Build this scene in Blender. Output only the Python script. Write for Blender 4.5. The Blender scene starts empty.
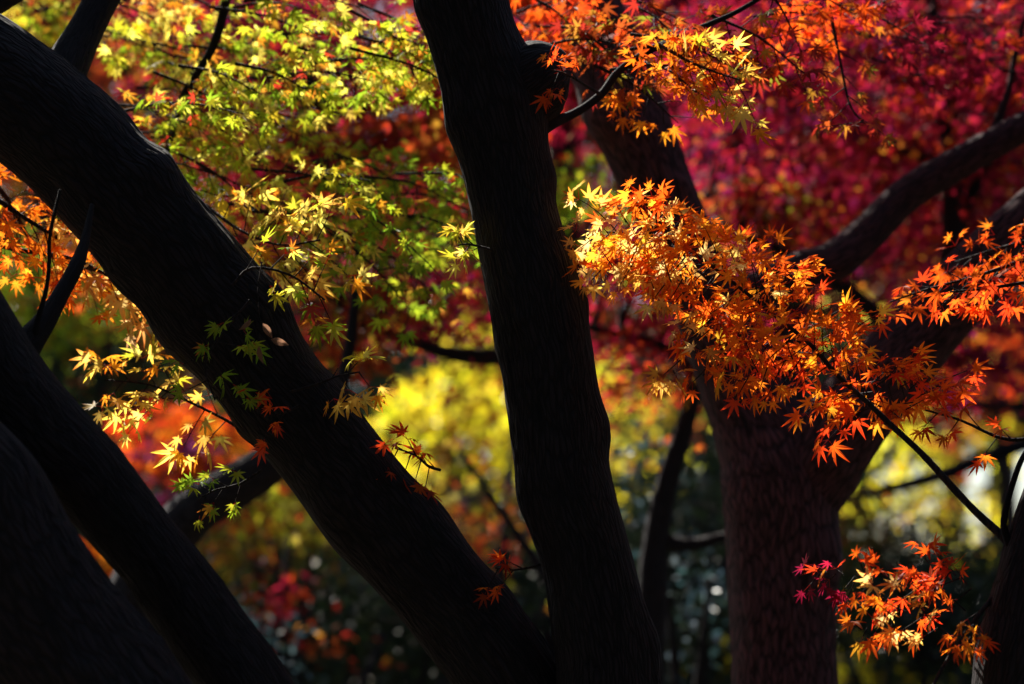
import bpy, math
import numpy as np
from mathutils import Vector

C = bpy.context.scene.collection
R = math.radians
SC = bpy.context.scene

# ------------------------------------------------------------------ camera, sky, sun, exposure
CAM_Z, PITCH, LENS, FOCUS, FSTOP = 1.6, R(7.0), 85.0, 5.45, 2.0
cam_data = bpy.data.cameras.new('camera')
cam_data.lens = LENS
cam_data.sensor_width = 36.0
cam_data.clip_start = 0.05
cam_data.clip_end = 2000.0
cam_data.dof.use_dof = True
cam_data.dof.focus_distance = FOCUS
cam_data.dof.aperture_fstop = FSTOP
cam = bpy.data.objects.new('camera', cam_data)
cam.location = (0, 0, CAM_Z)
cam.rotation_euler = (R(90) + PITCH, 0, 0)
C.objects.link(cam)
SC.camera = cam

SUN_EL, SUN_AZ = R(44), R(-26)            # azimuth measured from +Y towards +X
SUN_DIR = np.array([math.sin(SUN_AZ) * math.cos(SUN_EL), math.cos(SUN_AZ) * math.cos(SUN_EL), math.sin(SUN_EL)])
w = bpy.data.worlds.new('World')
SC.world = w
w.use_nodes = True
nt = w.node_tree
sky = nt.nodes.new('ShaderNodeTexSky')
sky.sky_type = 'NISHITA'
sky.sun_disc = False
sky.sun_elevation = SUN_EL
sky.sun_rotation = SUN_AZ
nt.links.new(sky.outputs['Color'], nt.nodes['Background'].inputs['Color'])
nt.nodes['Background'].inputs['Strength'].default_value = 0.06
sl = bpy.data.lights.new('sun', 'SUN')
sl.energy = 5.0
sl.angle = R(0.5)
sl.color = (1.0, 0.93, 0.82)
so = bpy.data.objects.new('sun', sl)
so.rotation_euler = Vector(SUN_DIR).to_track_quat('Z', 'Y').to_euler()
so.location = (-6, 16, 20)
C.objects.link(so)
SC.view_settings.view_transform = 'Standard'
SC.view_settings.look = 'None'
SC.view_settings.gamma = 1.0
SC.view_settings.exposure = 1.32
SC.cycles.use_denoising = True
SC.cycles.max_bounces = 7
SC.cycles.diffuse_bounces = 4
SC.cycles.glossy_bounces = 2
SC.cycles.transmission_bounces = 5
SC.cycles.sample_clamp_indirect = 6.0

# ------------------------------------------------------------------ helpers
FPX = LENS / 36.0 * 1024.0
cp, sp = math.cos(PITCH), math.sin(PITCH)

def at(px, py, d):
    """world point seen at pixel (px, py), standing d metres in front of the camera (world Y = d)"""
    x, y = (px - 512.0) / FPX, (342.0 - py) / FPX
    v = np.array([x, cp - y * sp, sp + y * cp])
    return np.array([0, 0, CAM_Z]) + v * (d / v[1])

def pxm(d):
    return d / (FPX * cp)

def unit(v):
    v = np.asarray(v, float)
    return v / (np.linalg.norm(v, axis=-1, keepdims=True) + 1e-12)

def _hash(ix, iy, iz):
    h = (ix * 374761393 + iy * 668265263 + iz * 1442695041) & 0xFFFFFFFF
    h = ((h ^ (h >> 13)) * 1274126177) & 0xFFFFFFFF
    h = h ^ (h >> 16)
    return (h & 0xFFFF) / 65535.0

def noise3(p):
    """vectorised value noise in -1..1"""
    p = np.asarray(p, float)
    i = np.floor(p).astype(np.int64)
    f = p - i
    f = f * f * (3 - 2 * f)
    out = 0
    for dx in (0, 1):
        for dy in (0, 1):
            for dz in (0, 1):
                wgt = (f[:, 0] if dx else 1 - f[:, 0]) * (f[:, 1] if dy else 1 - f[:, 1]) * (f[:, 2] if dz else 1 - f[:, 2])
                out = out + wgt * _hash(i[:, 0] + dx, i[:, 1] + dy, i[:, 2] + dz)
    return out * 2 - 1

def smooth(pts, step):
    """Catmull-Rom through the rows of pts (any number of columns), resampled about every step metres"""
    P = np.asarray(pts, float)
    P = np.vstack([2 * P[0] - P[1], P, 2 * P[-1] - P[-2]])
    out = []
    for i in range(1, len(P) - 2):
        L = np.linalg.norm(P[i + 1][:3] - P[i][:3])
        n = max(1, int(math.ceil(L / step)))
        t = np.linspace(0, 1, n, endpoint=False)[:, None]
        a, b, c, d = P[i - 1], P[i], P[i + 1], P[i + 2]
        out.append(0.5 * ((2 * b) + (c - a) * t + (2 * a - 5 * b + 4 * c - d) * t ** 2 + (3 * b - a - 3 * c + d) * t ** 3))
    out.append(P[-2][None])
    return np.vstack(out)

def frames(path):
    T = unit(np.gradient(path, axis=0))
    n = np.cross(T[0], [0, -1, 0.01]); n = unit(n)
    N = np.zeros_like(path)
    for i in range(len(path)):
        n = n - T[i] * np.dot(n, T[i]); n = unit(n); N[i] = n
    return T, N, np.cross(T, N)

def mesh_obj(name, V, F, mat, parent=None, uv=None, col=None, smooth_shade=False, loops=3):
    """V (n,3) world points, F (m,loops) faces -> one mesh object, parented keeping its world place"""
    V = np.asarray(V, np.float32)
    off = np.array(parent['_loc'], np.float32) if parent is not None else np.zeros(3, np.float32)
    V = V - off
    F = np.asarray(F, np.int32)
    me = bpy.data.meshes.new(name)
    me.vertices.add(len(V)); me.vertices.foreach_set('co', V.ravel())
    me.loops.add(F.size); me.loops.foreach_set('vertex_index', F.ravel())
    me.polygons.add(len(F))
    me.polygons.foreach_set('loop_start', np.arange(0, F.size, F.shape[1], dtype=np.int32))
    me.polygons.foreach_set('loop_total', np.full(len(F), F.shape[1], np.int32))
    me.polygons.foreach_set('use_smooth', np.full(len(F), smooth_shade))
    if uv is not None:
        l = me.uv_layers.new(name='UVMap')
        l.data.foreach_set('uv', np.asarray(uv, np.float32)[F.ravel()].ravel())
    if col is not None:
        a = me.color_attributes.new('Col', 'FLOAT_COLOR', 'POINT')
        c4 = np.ones((len(V), 4), np.float32); c4[:, :3] = col
        a.data.foreach_set('color', c4.ravel())
    me.update(); me.validate()
    me.materials.append(mat)
    o = bpy.data.objects.new(name, me)
    C.objects.link(o)
    if parent is not None:
        o.parent = parent
        o['_loc'] = list(parent['_loc'])
        if parent.type != 'EMPTY':
            pass
    return o

def thing(name, label, cat, loc, group=None):
    o = bpy.data.objects.new(name, None)
    o.empty_display_size = 0.2
    o.location = [float(v) for v in loc]
    o['label'] = label; o['category'] = cat; o['_loc'] = [float(v) for v in loc]
    if group: o['group'] = group
    C.objects.link(o)
    return o

# ------------------------------------------------------------------ materials
def bark_mat(name, dark, light, lichen=(0.035, 0.05, 0.035), lich=0.25, rough=0.85):
    m = bpy.data.materials.new(name); m.use_nodes = True
    t = m.node_tree; b = t.nodes['Principled BSDF']
    uv = t.nodes.new('ShaderNodeUVMap'); uv.uv_map = 'UVMap'
    mp = t.nodes.new('ShaderNodeMapping'); mp.inputs['Scale'].default_value = (120, 26, 1)
    n1 = t.nodes.new('ShaderNodeTexNoise'); n1.inputs['Scale'].default_value = 1.0; n1.inputs['Detail'].default_value = 6; n1.inputs['Distortion'].default_value = 0.6
    t.links.new(uv.outputs[0], mp.inputs[0]); t.links.new(mp.outputs[0], n1.inputs['Vector'])
    r = t.nodes.new('ShaderNodeValToRGB')
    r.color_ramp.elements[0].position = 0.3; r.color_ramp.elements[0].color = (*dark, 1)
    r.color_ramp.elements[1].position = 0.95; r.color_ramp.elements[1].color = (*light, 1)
    mp2 = t.nodes.new('ShaderNodeMapping'); mp2.inputs['Scale'].default_value = (74, 15, 1)
    wn = t.nodes.new('ShaderNodeTexNoise'); wn.inputs['Scale'].default_value = 7; wn.inputs['Detail'].default_value = 3
    wm = t.nodes.new('ShaderNodeMix'); wm.data_type = 'RGBA'; wm.blend_type = 'LINEAR_LIGHT'; wm.inputs[0].default_value = .025
    t.links.new(uv.outputs[0], wn.inputs['Vector']); t.links.new(uv.outputs[0], wm.inputs[6]); t.links.new(wn.outputs['Color'], wm.inputs[7])
    vo = t.nodes.new('ShaderNodeTexVoronoi'); vo.feature = 'DISTANCE_TO_EDGE'; vo.inputs['Scale'].default_value = 1.0
    t.links.new(wm.outputs[2], mp2.inputs[0]); t.links.new(mp2.outputs[0], vo.inputs['Vector'])
    cr = t.nodes.new('ShaderNodeMapRange'); cr.inputs[1].default_value = 0.0; cr.inputs[2].default_value = .22
    t.links.new(vo.outputs['Distance'], cr.inputs[0])
    hm = t.nodes.new('ShaderNodeMath'); hm.operation = 'MULTIPLY_ADD'; hm.inputs[1].default_value = .55
    hs = t.nodes.new('ShaderNodeMath'); hs.operation = 'MULTIPLY'; hs.inputs[1].default_value = .6
    t.links.new(n1.outputs['Fac'], hs.inputs[0]); t.links.new(cr.outputs[0], hm.inputs[0]); t.links.new(hs.outputs[0], hm.inputs[2])
    t.links.new(hm.outputs[0], r.inputs[0])
    tc = t.nodes.new('ShaderNodeTexCoord')
    n2 = t.nodes.new('ShaderNodeTexNoise'); n2.inputs['Scale'].default_value = 4.5; n2.inputs['Detail'].default_value = 7; n2.inputs['Roughness'].default_value = 0.65
    t.links.new(tc.outputs['Object'], n2.inputs['Vector'])
    r2 = t.nodes.new('ShaderNodeValToRGB'); r2.color_ramp.elements[0].position = 0.55; r2.color_ramp.elements[1].position = 0.72
    r2.color_ramp.elements[1].color = (lich, lich, lich, 1)
    t.links.new(n2.outputs['Fac'], r2.inputs[0])
    mx = t.nodes.new('ShaderNodeMix'); mx.data_type = 'RGBA'
    t.links.new(r2.outputs[0], mx.inputs[0]); t.links.new(r.outputs[0], mx.inputs[6]); mx.inputs[7].default_value = (*lichen, 1)
    t.links.new(mx.outputs[2], b.inputs['Base Color'])
    b.inputs['Roughness'].default_value = rough
    b.inputs['Specular IOR Level'].default_value = 0.25
    bp = t.nodes.new('ShaderNodeBump'); bp.inputs['Strength'].default_value = 0.9; bp.inputs['Distance'].default_value = 0.008
    t.links.new(hm.outputs[0], bp.inputs['Height']); t.links.new(bp.outputs[0], b.inputs['Normal'])
    return m

def leaf_mat(name, trans=0.6, gloss=0.05, rough=0.35):
    m = bpy.data.materials.new(name); m.use_nodes = True
    t = m.node_tree; t.nodes.remove(t.nodes['Principled BSDF'])
    out = t.nodes['Material Output']
    a = t.nodes.new('ShaderNodeAttribute'); a.attribute_name = 'Col'
    d = t.nodes.new('ShaderNodeBsdfDiffuse'); tr = t.nodes.new('ShaderNodeBsdfTranslucent')
    t.links.new(a.outputs['Color'], d.inputs[0]); t.links.new(a.outputs['Color'], tr.inputs[0])
    mx = t.nodes.new('ShaderNodeMixShader'); mx.inputs[0].default_value = trans
    t.links.new(d.outputs[0], mx.inputs[1]); t.links.new(tr.outputs[0], mx.inputs[2])
    g = t.nodes.new('ShaderNodeBsdfGlossy'); g.inputs['Roughness'].default_value = rough; g.inputs['Color'].default_value = (1, 1, 1, 1)
    m2 = t.nodes.new('ShaderNodeMixShader')
    m2.inputs[0].default_value = gloss; t.links.new(mx.outputs[0], m2.inputs[1]); t.links.new(g.outputs[0], m2.inputs[2])
    t.links.new(m2.outputs[0], out.inputs['Surface'])
    return m

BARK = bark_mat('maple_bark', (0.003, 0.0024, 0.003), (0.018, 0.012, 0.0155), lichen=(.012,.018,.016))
BARK_RED_LIT = bark_mat('red_lit_maple_bark', (0.012, 0.006, 0.007), (0.13, 0.045, 0.055), lichen=(0.045, 0.032, 0.048))  # red light bounced off the leaves is tinted into this bark
BARK_FAR = bark_mat('far_bark', (0.010, 0.008, 0.011), (0.032, 0.028, 0.036), lichen=(.03,.035,.045))  # greyer, bluer bark and patches for the farther trees
TWIG = bark_mat('twig_bark', (0.010, 0.006, 0.006), (0.03, 0.019, 0.018), lich=0.1)
LEAF = leaf_mat('maple_leaf', 0.78, 0.012, 0.45)
EVERGREEN = leaf_mat('evergreen_leaf', 0.3, 0.03, 0.3)

# ------------------------------------------------------------------ wood
def wood(name, pts, mat, parent, seg=48, step=0.02, furrow=0.05, lump=0.06, burls=(), seed=0, k=11, vs=22.0, cap=True):
    """pts rows: x, y, z, radius -> one continuous tapered bark surface"""
    S = smooth(pts, step)
    path, rad = S[:, :3], np.maximum(S[:, 3], 0.0006)
    T, N, B = frames(path)
    n = len(path)
    L = np.concatenate([[0], np.cumsum(np.linalg.norm(np.diff(path, axis=0), axis=1))])
    th = np.linspace(0, 2 * math.pi, seg, endpoint=False)
    ct, st = np.cos(th), np.sin(th)
    D = N[:, None, :] * ct[None, :, None] + B[:, None, :] * st[None, :, None]
    if furrow or lump:
        LL = np.repeat(L, seg); C2 = np.tile(ct, n); S2 = np.tile(st, n)
        q = seed * 17.3
        lo = noise3(np.c_[C2 * 1.3 + q, S2 * 1.3, LL * 3.1]) + 0.5 * noise3(np.c_[C2 * 2.6 + q, S2 * 2.6, LL * 8 + 40])
        wob = noise3(np.c_[C2 * 3 + q, S2 * 3, LL * 9 + 9]) * 0.12
        fu = 1 - 2 * np.abs(noise3(np.c_[C2 * k + q + wob, S2 * k + wob, LL * vs]))
        fu2 = 1 - 2 * np.abs(noise3(np.c_[C2 * k * 1.9 + q, S2 * k * 1.9 + 3, LL * vs * 1.8]))
        fl = noise3(np.c_[C2 * 1.9 + q + 5, S2 * 1.9, LL * 1.1]) * .6
        patch = np.clip(.55 + .75 * noise3(np.c_[C2 * 2.2 + q, S2 * 2.2, LL * 5 + 77]), .1, 1.2)      # some stretches smooth, some deeply cracked
        dr = (lump * (lo + fl) + furrow * patch * (fu * 0.6 + fu2 * 0.5)).reshape(n, seg)
    else:
        dr = np.zeros((n, seg))
    if seg >= 96:
        rb = np.random.default_rng(seed + 900)
        for _ in range(int(L[-1] * 7)):
            i_, j_ = rb.integers(0, n), rb.integers(0, seg)
            r_ = rad[i_]
            burls = tuple(burls) + ((path[i_] + D[i_, j_] * r_, r_ * rb.uniform(.25, .7), r_ * rb.choice([-.07, .09, .13, .17])),)
    V = path[:, None, :] + D * (rad[:, None] * (1 + dr))[:, :, None]
    for (bc, br, bh) in burls:
        dd = np.linalg.norm(V - np.asarray(bc)[None, None, :], axis=2)
        V = V + D * (bh * np.exp(-(dd / br) ** 2))[:, :, None]
    V = V.reshape(-1, 3)
    # u = distance round the stem over ~0.6 m, v = metres along it; the seam lies on the far side
    U = np.c_[np.tile(th / (2 * math.pi), n), np.repeat(L, seg)]
    i = np.arange(n - 1)[:, None] * seg; j = np.arange(seg)[None, :]
    a = i + j; b = i + (j + 1) % seg
    F = np.stack([a, b, b + seg, a + seg], -1).reshape(-1, 4)
    if cap:
        c0 = len(V)
        V = np.vstack([V, path[-1] + T[-1] * rad[-1] * 0.6, path[0] - T[0] * rad[0] * 0.2])
        U = np.vstack([U, [0.5, L[-1]], [0.5, 0]])
        last = (n - 1) * seg
        jj = np.arange(seg)
        F = np.vstack([F, np.c_[last + jj, last + (jj + 1) % seg, np.full(seg, c0), np.full(seg, c0)][:, [0, 1, 2, 2]],
                       np.c_[(jj + 1) % seg, jj, np.full(seg, c0 + 1), np.full(seg, c0 + 1)][:, [0, 1, 2, 2]]])
        quads = F[:-2 * seg]; tris = F[-2 * seg:, :3]
        F = np.vstack([quads[:, [0, 1, 2]], quads[:, [0, 2, 3]], tris])
    return mesh_obj(name, V, F, mat, parent, uv=U, smooth_shade=True)

def pxpath(rows, d0, d1=None):
    """rows (px, py, width_px[, depth]) -> x, y, z, radius"""
    out = []
    for i, r in enumerate(rows):
        d = r[3] if len(r) > 3 else (d0 if d1 is None else d0 + (d1 - d0) * i / (len(rows) - 1))
        out.append([*at(r[0], r[1], d), r[2] * pxm(d) / 2])
    return np.array(out)

class Tubes:
    """many thin twigs gathered into one mesh (the twigs of ONE branch or crown)"""
    def __init__(s): s.V, s.F, s.n = [], [], 0
    def add(s, path, r0, r1, k=5):
        path = np.asarray(path, float)
        n = len(path)
        T, N, B = frames(path)
        th = np.linspace(0, 2 * math.pi, k, endpoint=False)
        rad = np.linspace(r0, r1, n)
        V = path[:, None, :] + (N[:, None, :] * np.cos(th)[None, :, None] + B[:, None, :] * np.sin(th)[None, :, None]) * rad[:, None, None]
        i = np.arange(n - 1)[:, None] * k; j = np.arange(k)[None, :]
        a = i + j + s.n; b = i + (j + 1) % k + s.n
        s.V.append(V.reshape(-1, 3))
        q = np.stack([a, b, b + k, a + k], -1).reshape(-1, 4)
        s.F.append(np.vstack([q[:, [0, 1, 2]], q[:, [0, 2, 3]]])); s.n += n * k
    def build(s, name, mat, parent):
        V = np.vstack(s.V)
        return mesh_obj(name, V, np.vstack(s.F), mat, parent, uv=V[:, [0, 2]], smooth_shade=True)

# ------------------------------------------------------------------ leaves
def star(angles, radii, notch, shoulder=None):
    """maple leaf blade: pointed lobes round the leaf stalk; returns verts (x across, y to the tip, z), tint 0 centre..1 tip, tris"""
    pts, tint = [(0, 0.05)], [0.0]
    A = [math.radians(a) for a in angles]
    back = math.radians(168)
    ring = [(-back, 0.07, 0.2)]
    for i, (a, r) in enumerate(zip(A, radii)):
        if shoulder:
            for sgn, rr in ((-1, 0.50), (-1, 0.74)):
                ww = shoulder * (1 if rr < .6 else 0.62)
                ring.append((a + sgn * math.atan2(ww, rr * r / max(r, .3)), rr * r, rr))
        ring.append((a, r, 1.0))
        if shoulder:
            for sgn, rr in ((1, 0.74), (1, 0.50)):
                ww = shoulder * (1 if rr < .6 else 0.62)
                ring.append((a + sgn * math.atan2(ww, rr * r / max(r, .3)), rr * r, rr))
        if i < len(A) - 1:
            ring.append(((a + A[i + 1]) / 2, notch * (0.75 + 0.25 * min(r, radii[i + 1])), 0.25))
    ring.append((back, 0.07, 0.2))
    for (a, r, t) in ring:
        pts.append((math.sin(a) * r, math.cos(a) * r)); tint.append(t)
    V = np.array([[x, y, -0.16 * (x * x + y * y) + 0.05 * abs(x)] for x, y in pts])
    n = len(pts) - 1
    F = [[0, i, i + 1] for i in range(1, n)]
    return V, np.array(tint), np.array(F)

STAR7 = star([-122, -80, -40, 0, 40, 80, 122], [.36, .70, .93, 1.0, .93, .70, .36], .27, .105)
STAR7S = star([-118, -78, -39, 0, 39, 78, 118], [.38, .72, .93, 1.0, .93, .72, .38], .30)
STAR5 = star([-105, -52, 0, 52, 105], [.6, .92, 1.0, .92, .6], .34)
def ovate(n=4, width=.26):
    ys = np.linspace(0, 1, n + 1); pts = [(0, 0, 0)]; tint = [0]
    ww = [width * math.sin(math.pi * y ** 0.8) for y in ys]
    V = [(0, 0, 0)]; T = [0.0]
    for y, w_ in list(zip(ys, ww))[1:-1]:
        V += [(-w_, y, 0.05 * w_ - 0.1 * y * y), (0, y, -0.03 - 0.1 * y * y), (w_, y, 0.05 * w_ - 0.1 * y * y)]; T += [.6, .2, .6]
    V.append((0, 1, -0.12)); T.append(1)
    F = [[0, 2, 1], [0, 3, 2]]
    m = n - 1
    for i in range(m - 1):
        a = 1 + 3 * i; b = a + 3
        F += [[a, a + 1, b + 1], [a, b + 1, b], [a + 1, a + 2, b + 2], [a + 1, b + 2, b + 1]]
    a = 1 + 3 * (m - 1); e = len(V) - 1
    F += [[a, a + 1, e], [a + 1, a + 2, e]]
    return np.array(V), np.array(T), np.array(F)
OVATE = ovate(5, .24)
OVATE_S = ovate(2, .34)
FAN = star([-55, -20, 20, 55], [.86, 1.0, 1.0, .86], .8)
STALK = (np.array([[-.035, 0, 0], [.035, 0, 0], [.022, 1, 0], [-.022, 1, 0], [0, 0, .05], [0, 1, .03]]), np.zeros(6),
         np.array([[0, 1, 2], [0, 2, 3], [0, 4, 5], [0, 5, 3], [1, 4, 5], [1, 5, 2]]))

class Leaves:
    def __init__(s): s.items = {}
    def add(s, tpl, pos, axis, normal, size, ca, cb, curl=1.0, asp=1.0):
        s.items.setdefault(tpl, []).append((np.atleast_2d(pos), np.atleast_2d(axis), np.atleast_2d(normal),
            np.broadcast_to(np.atleast_1d(size), (len(np.atleast_2d(pos)),)), np.atleast_2d(ca), np.atleast_2d(cb),
            np.broadcast_to(np.atleast_1d(curl), (len(np.atleast_2d(pos)),)), np.broadcast_to(np.atleast_1d(asp), (len(np.atleast_2d(pos)),))))
    def build(s, name, mat, parent):
        VV, FF, CC, n = [], [], [], 0
        for tpl, lst in s.items.items():
            tv, tt, tf = globals()[tpl]
            P, A, Nn, S, ca, cb, cu, asp = [np.concatenate([x[i] for x in lst]) for i in range(8)]
            A = unit(A); Nn = unit(Nn - A * np.sum(A * Nn, 1, keepdims=True)); X = np.cross(A, Nn)
            V = P[:, None] + S[:, None, None] * (X[:, None] * (tv[None, :, 0:1] * asp[:, None, None]) + A[:, None] * tv[None, :, 1:2] + Nn[:, None] * (tv[None, :, 2:3] * cu[:, None, None]))
            col = ca[:, None] * (1 - tt[None, :, None]) + cb[:, None] * tt[None, :, None]
            m = len(tv)
            F = tf[None] + (np.arange(len(P)) * m)[:, None, None] + n
            VV.append(V.reshape(-1, 3)); FF.append(F.reshape(-1, 3)); CC.append(col.reshape(-1, 3)); n += len(P) * m
        return mesh_obj(name, np.vstack(VV), np.vstack(FF), mat, parent, col=np.vstack(CC))

# palettes: list of (weight, centre colour, tip colour) -- linear leaf reflectance, some with burnt-out sun or hazy skylight mixed in
PAL = {
 'lime':    [(4, (.56, .52, .025), (.46, .50, .025)), (4, (.30, .40, .02), (.22, .34, .015)), (3.4, (.85, .71, .12), (.80, .66, .06)), (1.3, (.70, .34, .025), (.64, .20, .02)), (.6, (.55, .05, .02), (.5, .03, .02))],  # palest entry carries burnt-out sunlight
 'green':   [(5, (.24, .36, .02), (.15, .28, .015)), (3, (.42, .46, .025), (.30, .40, .02)), (1, (.5, .3, .03), (.45, .12, .02))],
 'gold':    [(5, (.87, .62, .12), (.84, .42, .03)), (3, (.85, .70, .15), (.80, .60, .06)), (2, (.84, .36, .02), (.80, .22, .015)), (1, (.55, .54, .03), (.6, .45, .03))],
 'amber':   [(5, (.88, .56, .15), (.86, .36, .04)), (3, (.88, .44, .07), (.84, .26, .02)), (3, (.88, .64, .24), (.86, .46, .08))],  # pale centres stand in for overexposed sunlight
 'orange':  [(5, (.84, .22, .012), (.80, .14, .009)), (3, (.86, .32, .018), (.82, .20, .012)), (3, (.76, .13, .010), (.70, .07, .009)), (1, (.86, .45, .03), (.84, .32, .02))],
 'ember':   [(5, (.78, .12, .010), (.72, .07, .009)), (4, (.70, .065, .010), (.62, .035, .010)), (2, (.80, .22, .015), (.76, .13, .011))],
 'red':     [(5, (.36, .013, .036), (.30, .010, .038)), (3, (.30, .010, .040), (.25, .008, .040)), (2, (.56, .06, .012), (.48, .03, .012)), (.8, (.58, .22, .02), (.52, .10, .02))],
 'crimson': [(5, (.27, .009, .036), (.22, .008, .036)), (3, (.19, .010, .062), (.16, .010, .062)), (2, (.42, .016, .022), (.34, .012, .02)), (.5, (.50, .16, .03), (.44, .08, .03))],  # bluer reds stand in for hazy skylight
 'pink':    [(5, (.22, .032, .085), (.19, .028, .085)), (3, (.17, .035, .12), (.15, .032, .12)), (2, (.28, .03, .05), (.25, .024, .045))],  # purple haze and skylight put into the leaf colour
 'rust':    [(5, (.42, .085, .014), (.36, .05, .012)), (3, (.36, .03, .016), (.30, .018, .014)), (2, (.40, .20, .02), (.36, .13, .02)), (1, (.24, .24, .02), (.19, .19, .02))],
 'yellow':  [(5, (.86, .68, .02), (.82, .64, .02)), (3, (.70, .64, .03), (.64, .58, .03)), (2, (.88, .74, .06), (.86, .72, .05))],
 'olive':   [(5, (.13, .13, .012), (.10, .11, .012)), (3, (.24, .18, .015), (.20, .14, .015)), (1.3, (.36, .12, .02), (.3, .07, .02)), (.5, (.34, .03, .03), (.28, .02, .03))],
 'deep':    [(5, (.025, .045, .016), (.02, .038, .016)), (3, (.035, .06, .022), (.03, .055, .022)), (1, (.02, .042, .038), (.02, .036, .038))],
}
def pick(pal, n, rng):
    pw = np.array([p[0] for p in PAL[pal]]); pw = pw / pw.sum()
    k = rng.choice(len(pw), n, p=pw)
    ca = np.array([p[1] for p in PAL[pal]])[k]; cb = np.array([p[2] for p in PAL[pal]])[k]
    j = np.exp(rng.normal(0, .16, (n, 1))); h = np.exp(rng.normal(0, .07, (n, 3)))
    br = np.where(rng.random((n, 1)) < .14, np.array([[.45, .25, .3]]), 1.0)          # some tips have gone brown
    return np.clip(ca * j * h, 0, .88), np.clip(cb * j * h * br, 0, .88)

def along(path, t):
    q = t * (len(path) - 1); i = min(int(q), len(path) - 2); f = q - i
    return path[i] * (1 - f) + path[i + 1] * f, unit(path[i + 1] - path[i])

def spray(lv, tb, path, rng, pal, n_tw, lmax, leaf=.046, side=(0, .8, .6), up=(0, -.3, 1), t0=.1, t1=1.0, tpl='STAR7', droop=.35,
          face=tuple(SUN_DIR), jit=.36, gap=.034, profile=None, pal2=None, r=.0016, stalks=True):
    """one flat maple spray: side twigs left and right of a stem, leaf pairs at every node, one leaf at the tip"""
    path = smooth(path, .03); side = unit(side); up = unit(up); face = unit(face)
    def leaf_at(node, pd, pal_):
        st = rng.uniform(.018, .034) * leaf / .046
        pd = unit(pd)
        p = node + pd * st
        ax = unit(pd + np.array([0, 0, -1.]) * rng.uniform(.1, 2 * droop) + rng.normal(0, .15, 3))
        nm = face + rng.normal(0, jit, 3)
        ca, cb = pick(pal_, 1, rng)
        lv.add(tpl, p, ax, nm, leaf * rng.uniform(.58, 1.2), ca, cb, rng.uniform(-.4, 3.2), rng.uniform(.66, 1.08))
        if stalks: lv.add('STALK', node, pd, nm, st, np.array([[.42, .05, .03]]), np.array([[.42, .05, .03]]))
    for i in range(n_tw):
        t = t0 + (t1 - t0) * (i + rng.uniform(.1, .9)) / n_tw
        b, tg = along(path, t)
        sg = 1 if i % 2 else -1
        prof = profile(t) if profile else (1.0 - .55 * t)
        L = lmax * rng.uniform(.45, 1.05) * prof
        d = unit(tg * rng.uniform(.35, .9) + side * sg * rng.uniform(.55, 1.1) + up * rng.normal(0, .16))
        m = max(2, int(L / gap) + 1)
        s = np.linspace(0, 1, m)[:, None]
        bend = side * rng.normal(0, .12) + np.array([0, 0, -1.]) * rng.uniform(0, .22)
        tw = b + d * (L * s) + bend * (L * s * s)
        tb.add(tw, r, r * .55, 4)
        pp = pal2(tw[-1]) if pal2 else pal
        for q in range(1, m):
            dd = unit(tw[q] - tw[q - 1])
            if q == m - 1: leaf_at(tw[q], dd, pp)
            sd = unit(np.cross(dd, up))
            for g in (1, -1):
                if rng.random() < .86:
                    leaf_at(tw[q], dd * rng.uniform(.3, .8) + sd * g + up * rng.normal(0, .25), pp)

def part_spray(parent, stem_rows, seed, name='branch', stem_mat=None, **kw):
    """a branch (part) with its foliage (sub-part). stem_rows x,y,z,radius"""
    rng = np.random.default_rng(seed)
    stem_rows = np.asarray(stem_rows)
    lv, tb = Leaves(), Tubes()
    S = smooth(stem_rows, .03)
    T, N, B = frames(S[:, :3])
    th = np.linspace(0, 2 * math.pi, 8, endpoint=False)
    rr = S[:, 3] * (1 + .10 * noise3(S[:, :3] * 18))
    V = S[:, None, :3] + (N[:, None] * np.cos(th)[None, :, None] + B[:, None] * np.sin(th)[None, :, None]) * rr[:, None, None]
    i = np.arange(len(S) - 1)[:, None] * 8; j = np.arange(8)[None]
    q = np.stack([i + j, i + (j + 1) % 8, i + 8 + (j + 1) % 8, i + 8 + j], -1).reshape(-1, 4)
    tb.V.append(V.reshape(-1, 3)); tb.F.append(np.vstack([q[:, [0, 1, 2]], q[:, [0, 2, 3]]])); tb.n += len(S) * 8
    for k in (kw.pop('multi', None) or [kw]):
        k = dict(k); sub = k.pop('path', None)
        spray(lv, tb, stem_rows[:, :3] if sub is None else sub, rng, **k)
    br = tb.build(name, TWIG, parent)
    lv.build('foliage', LEAF, br)
    return br

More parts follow.
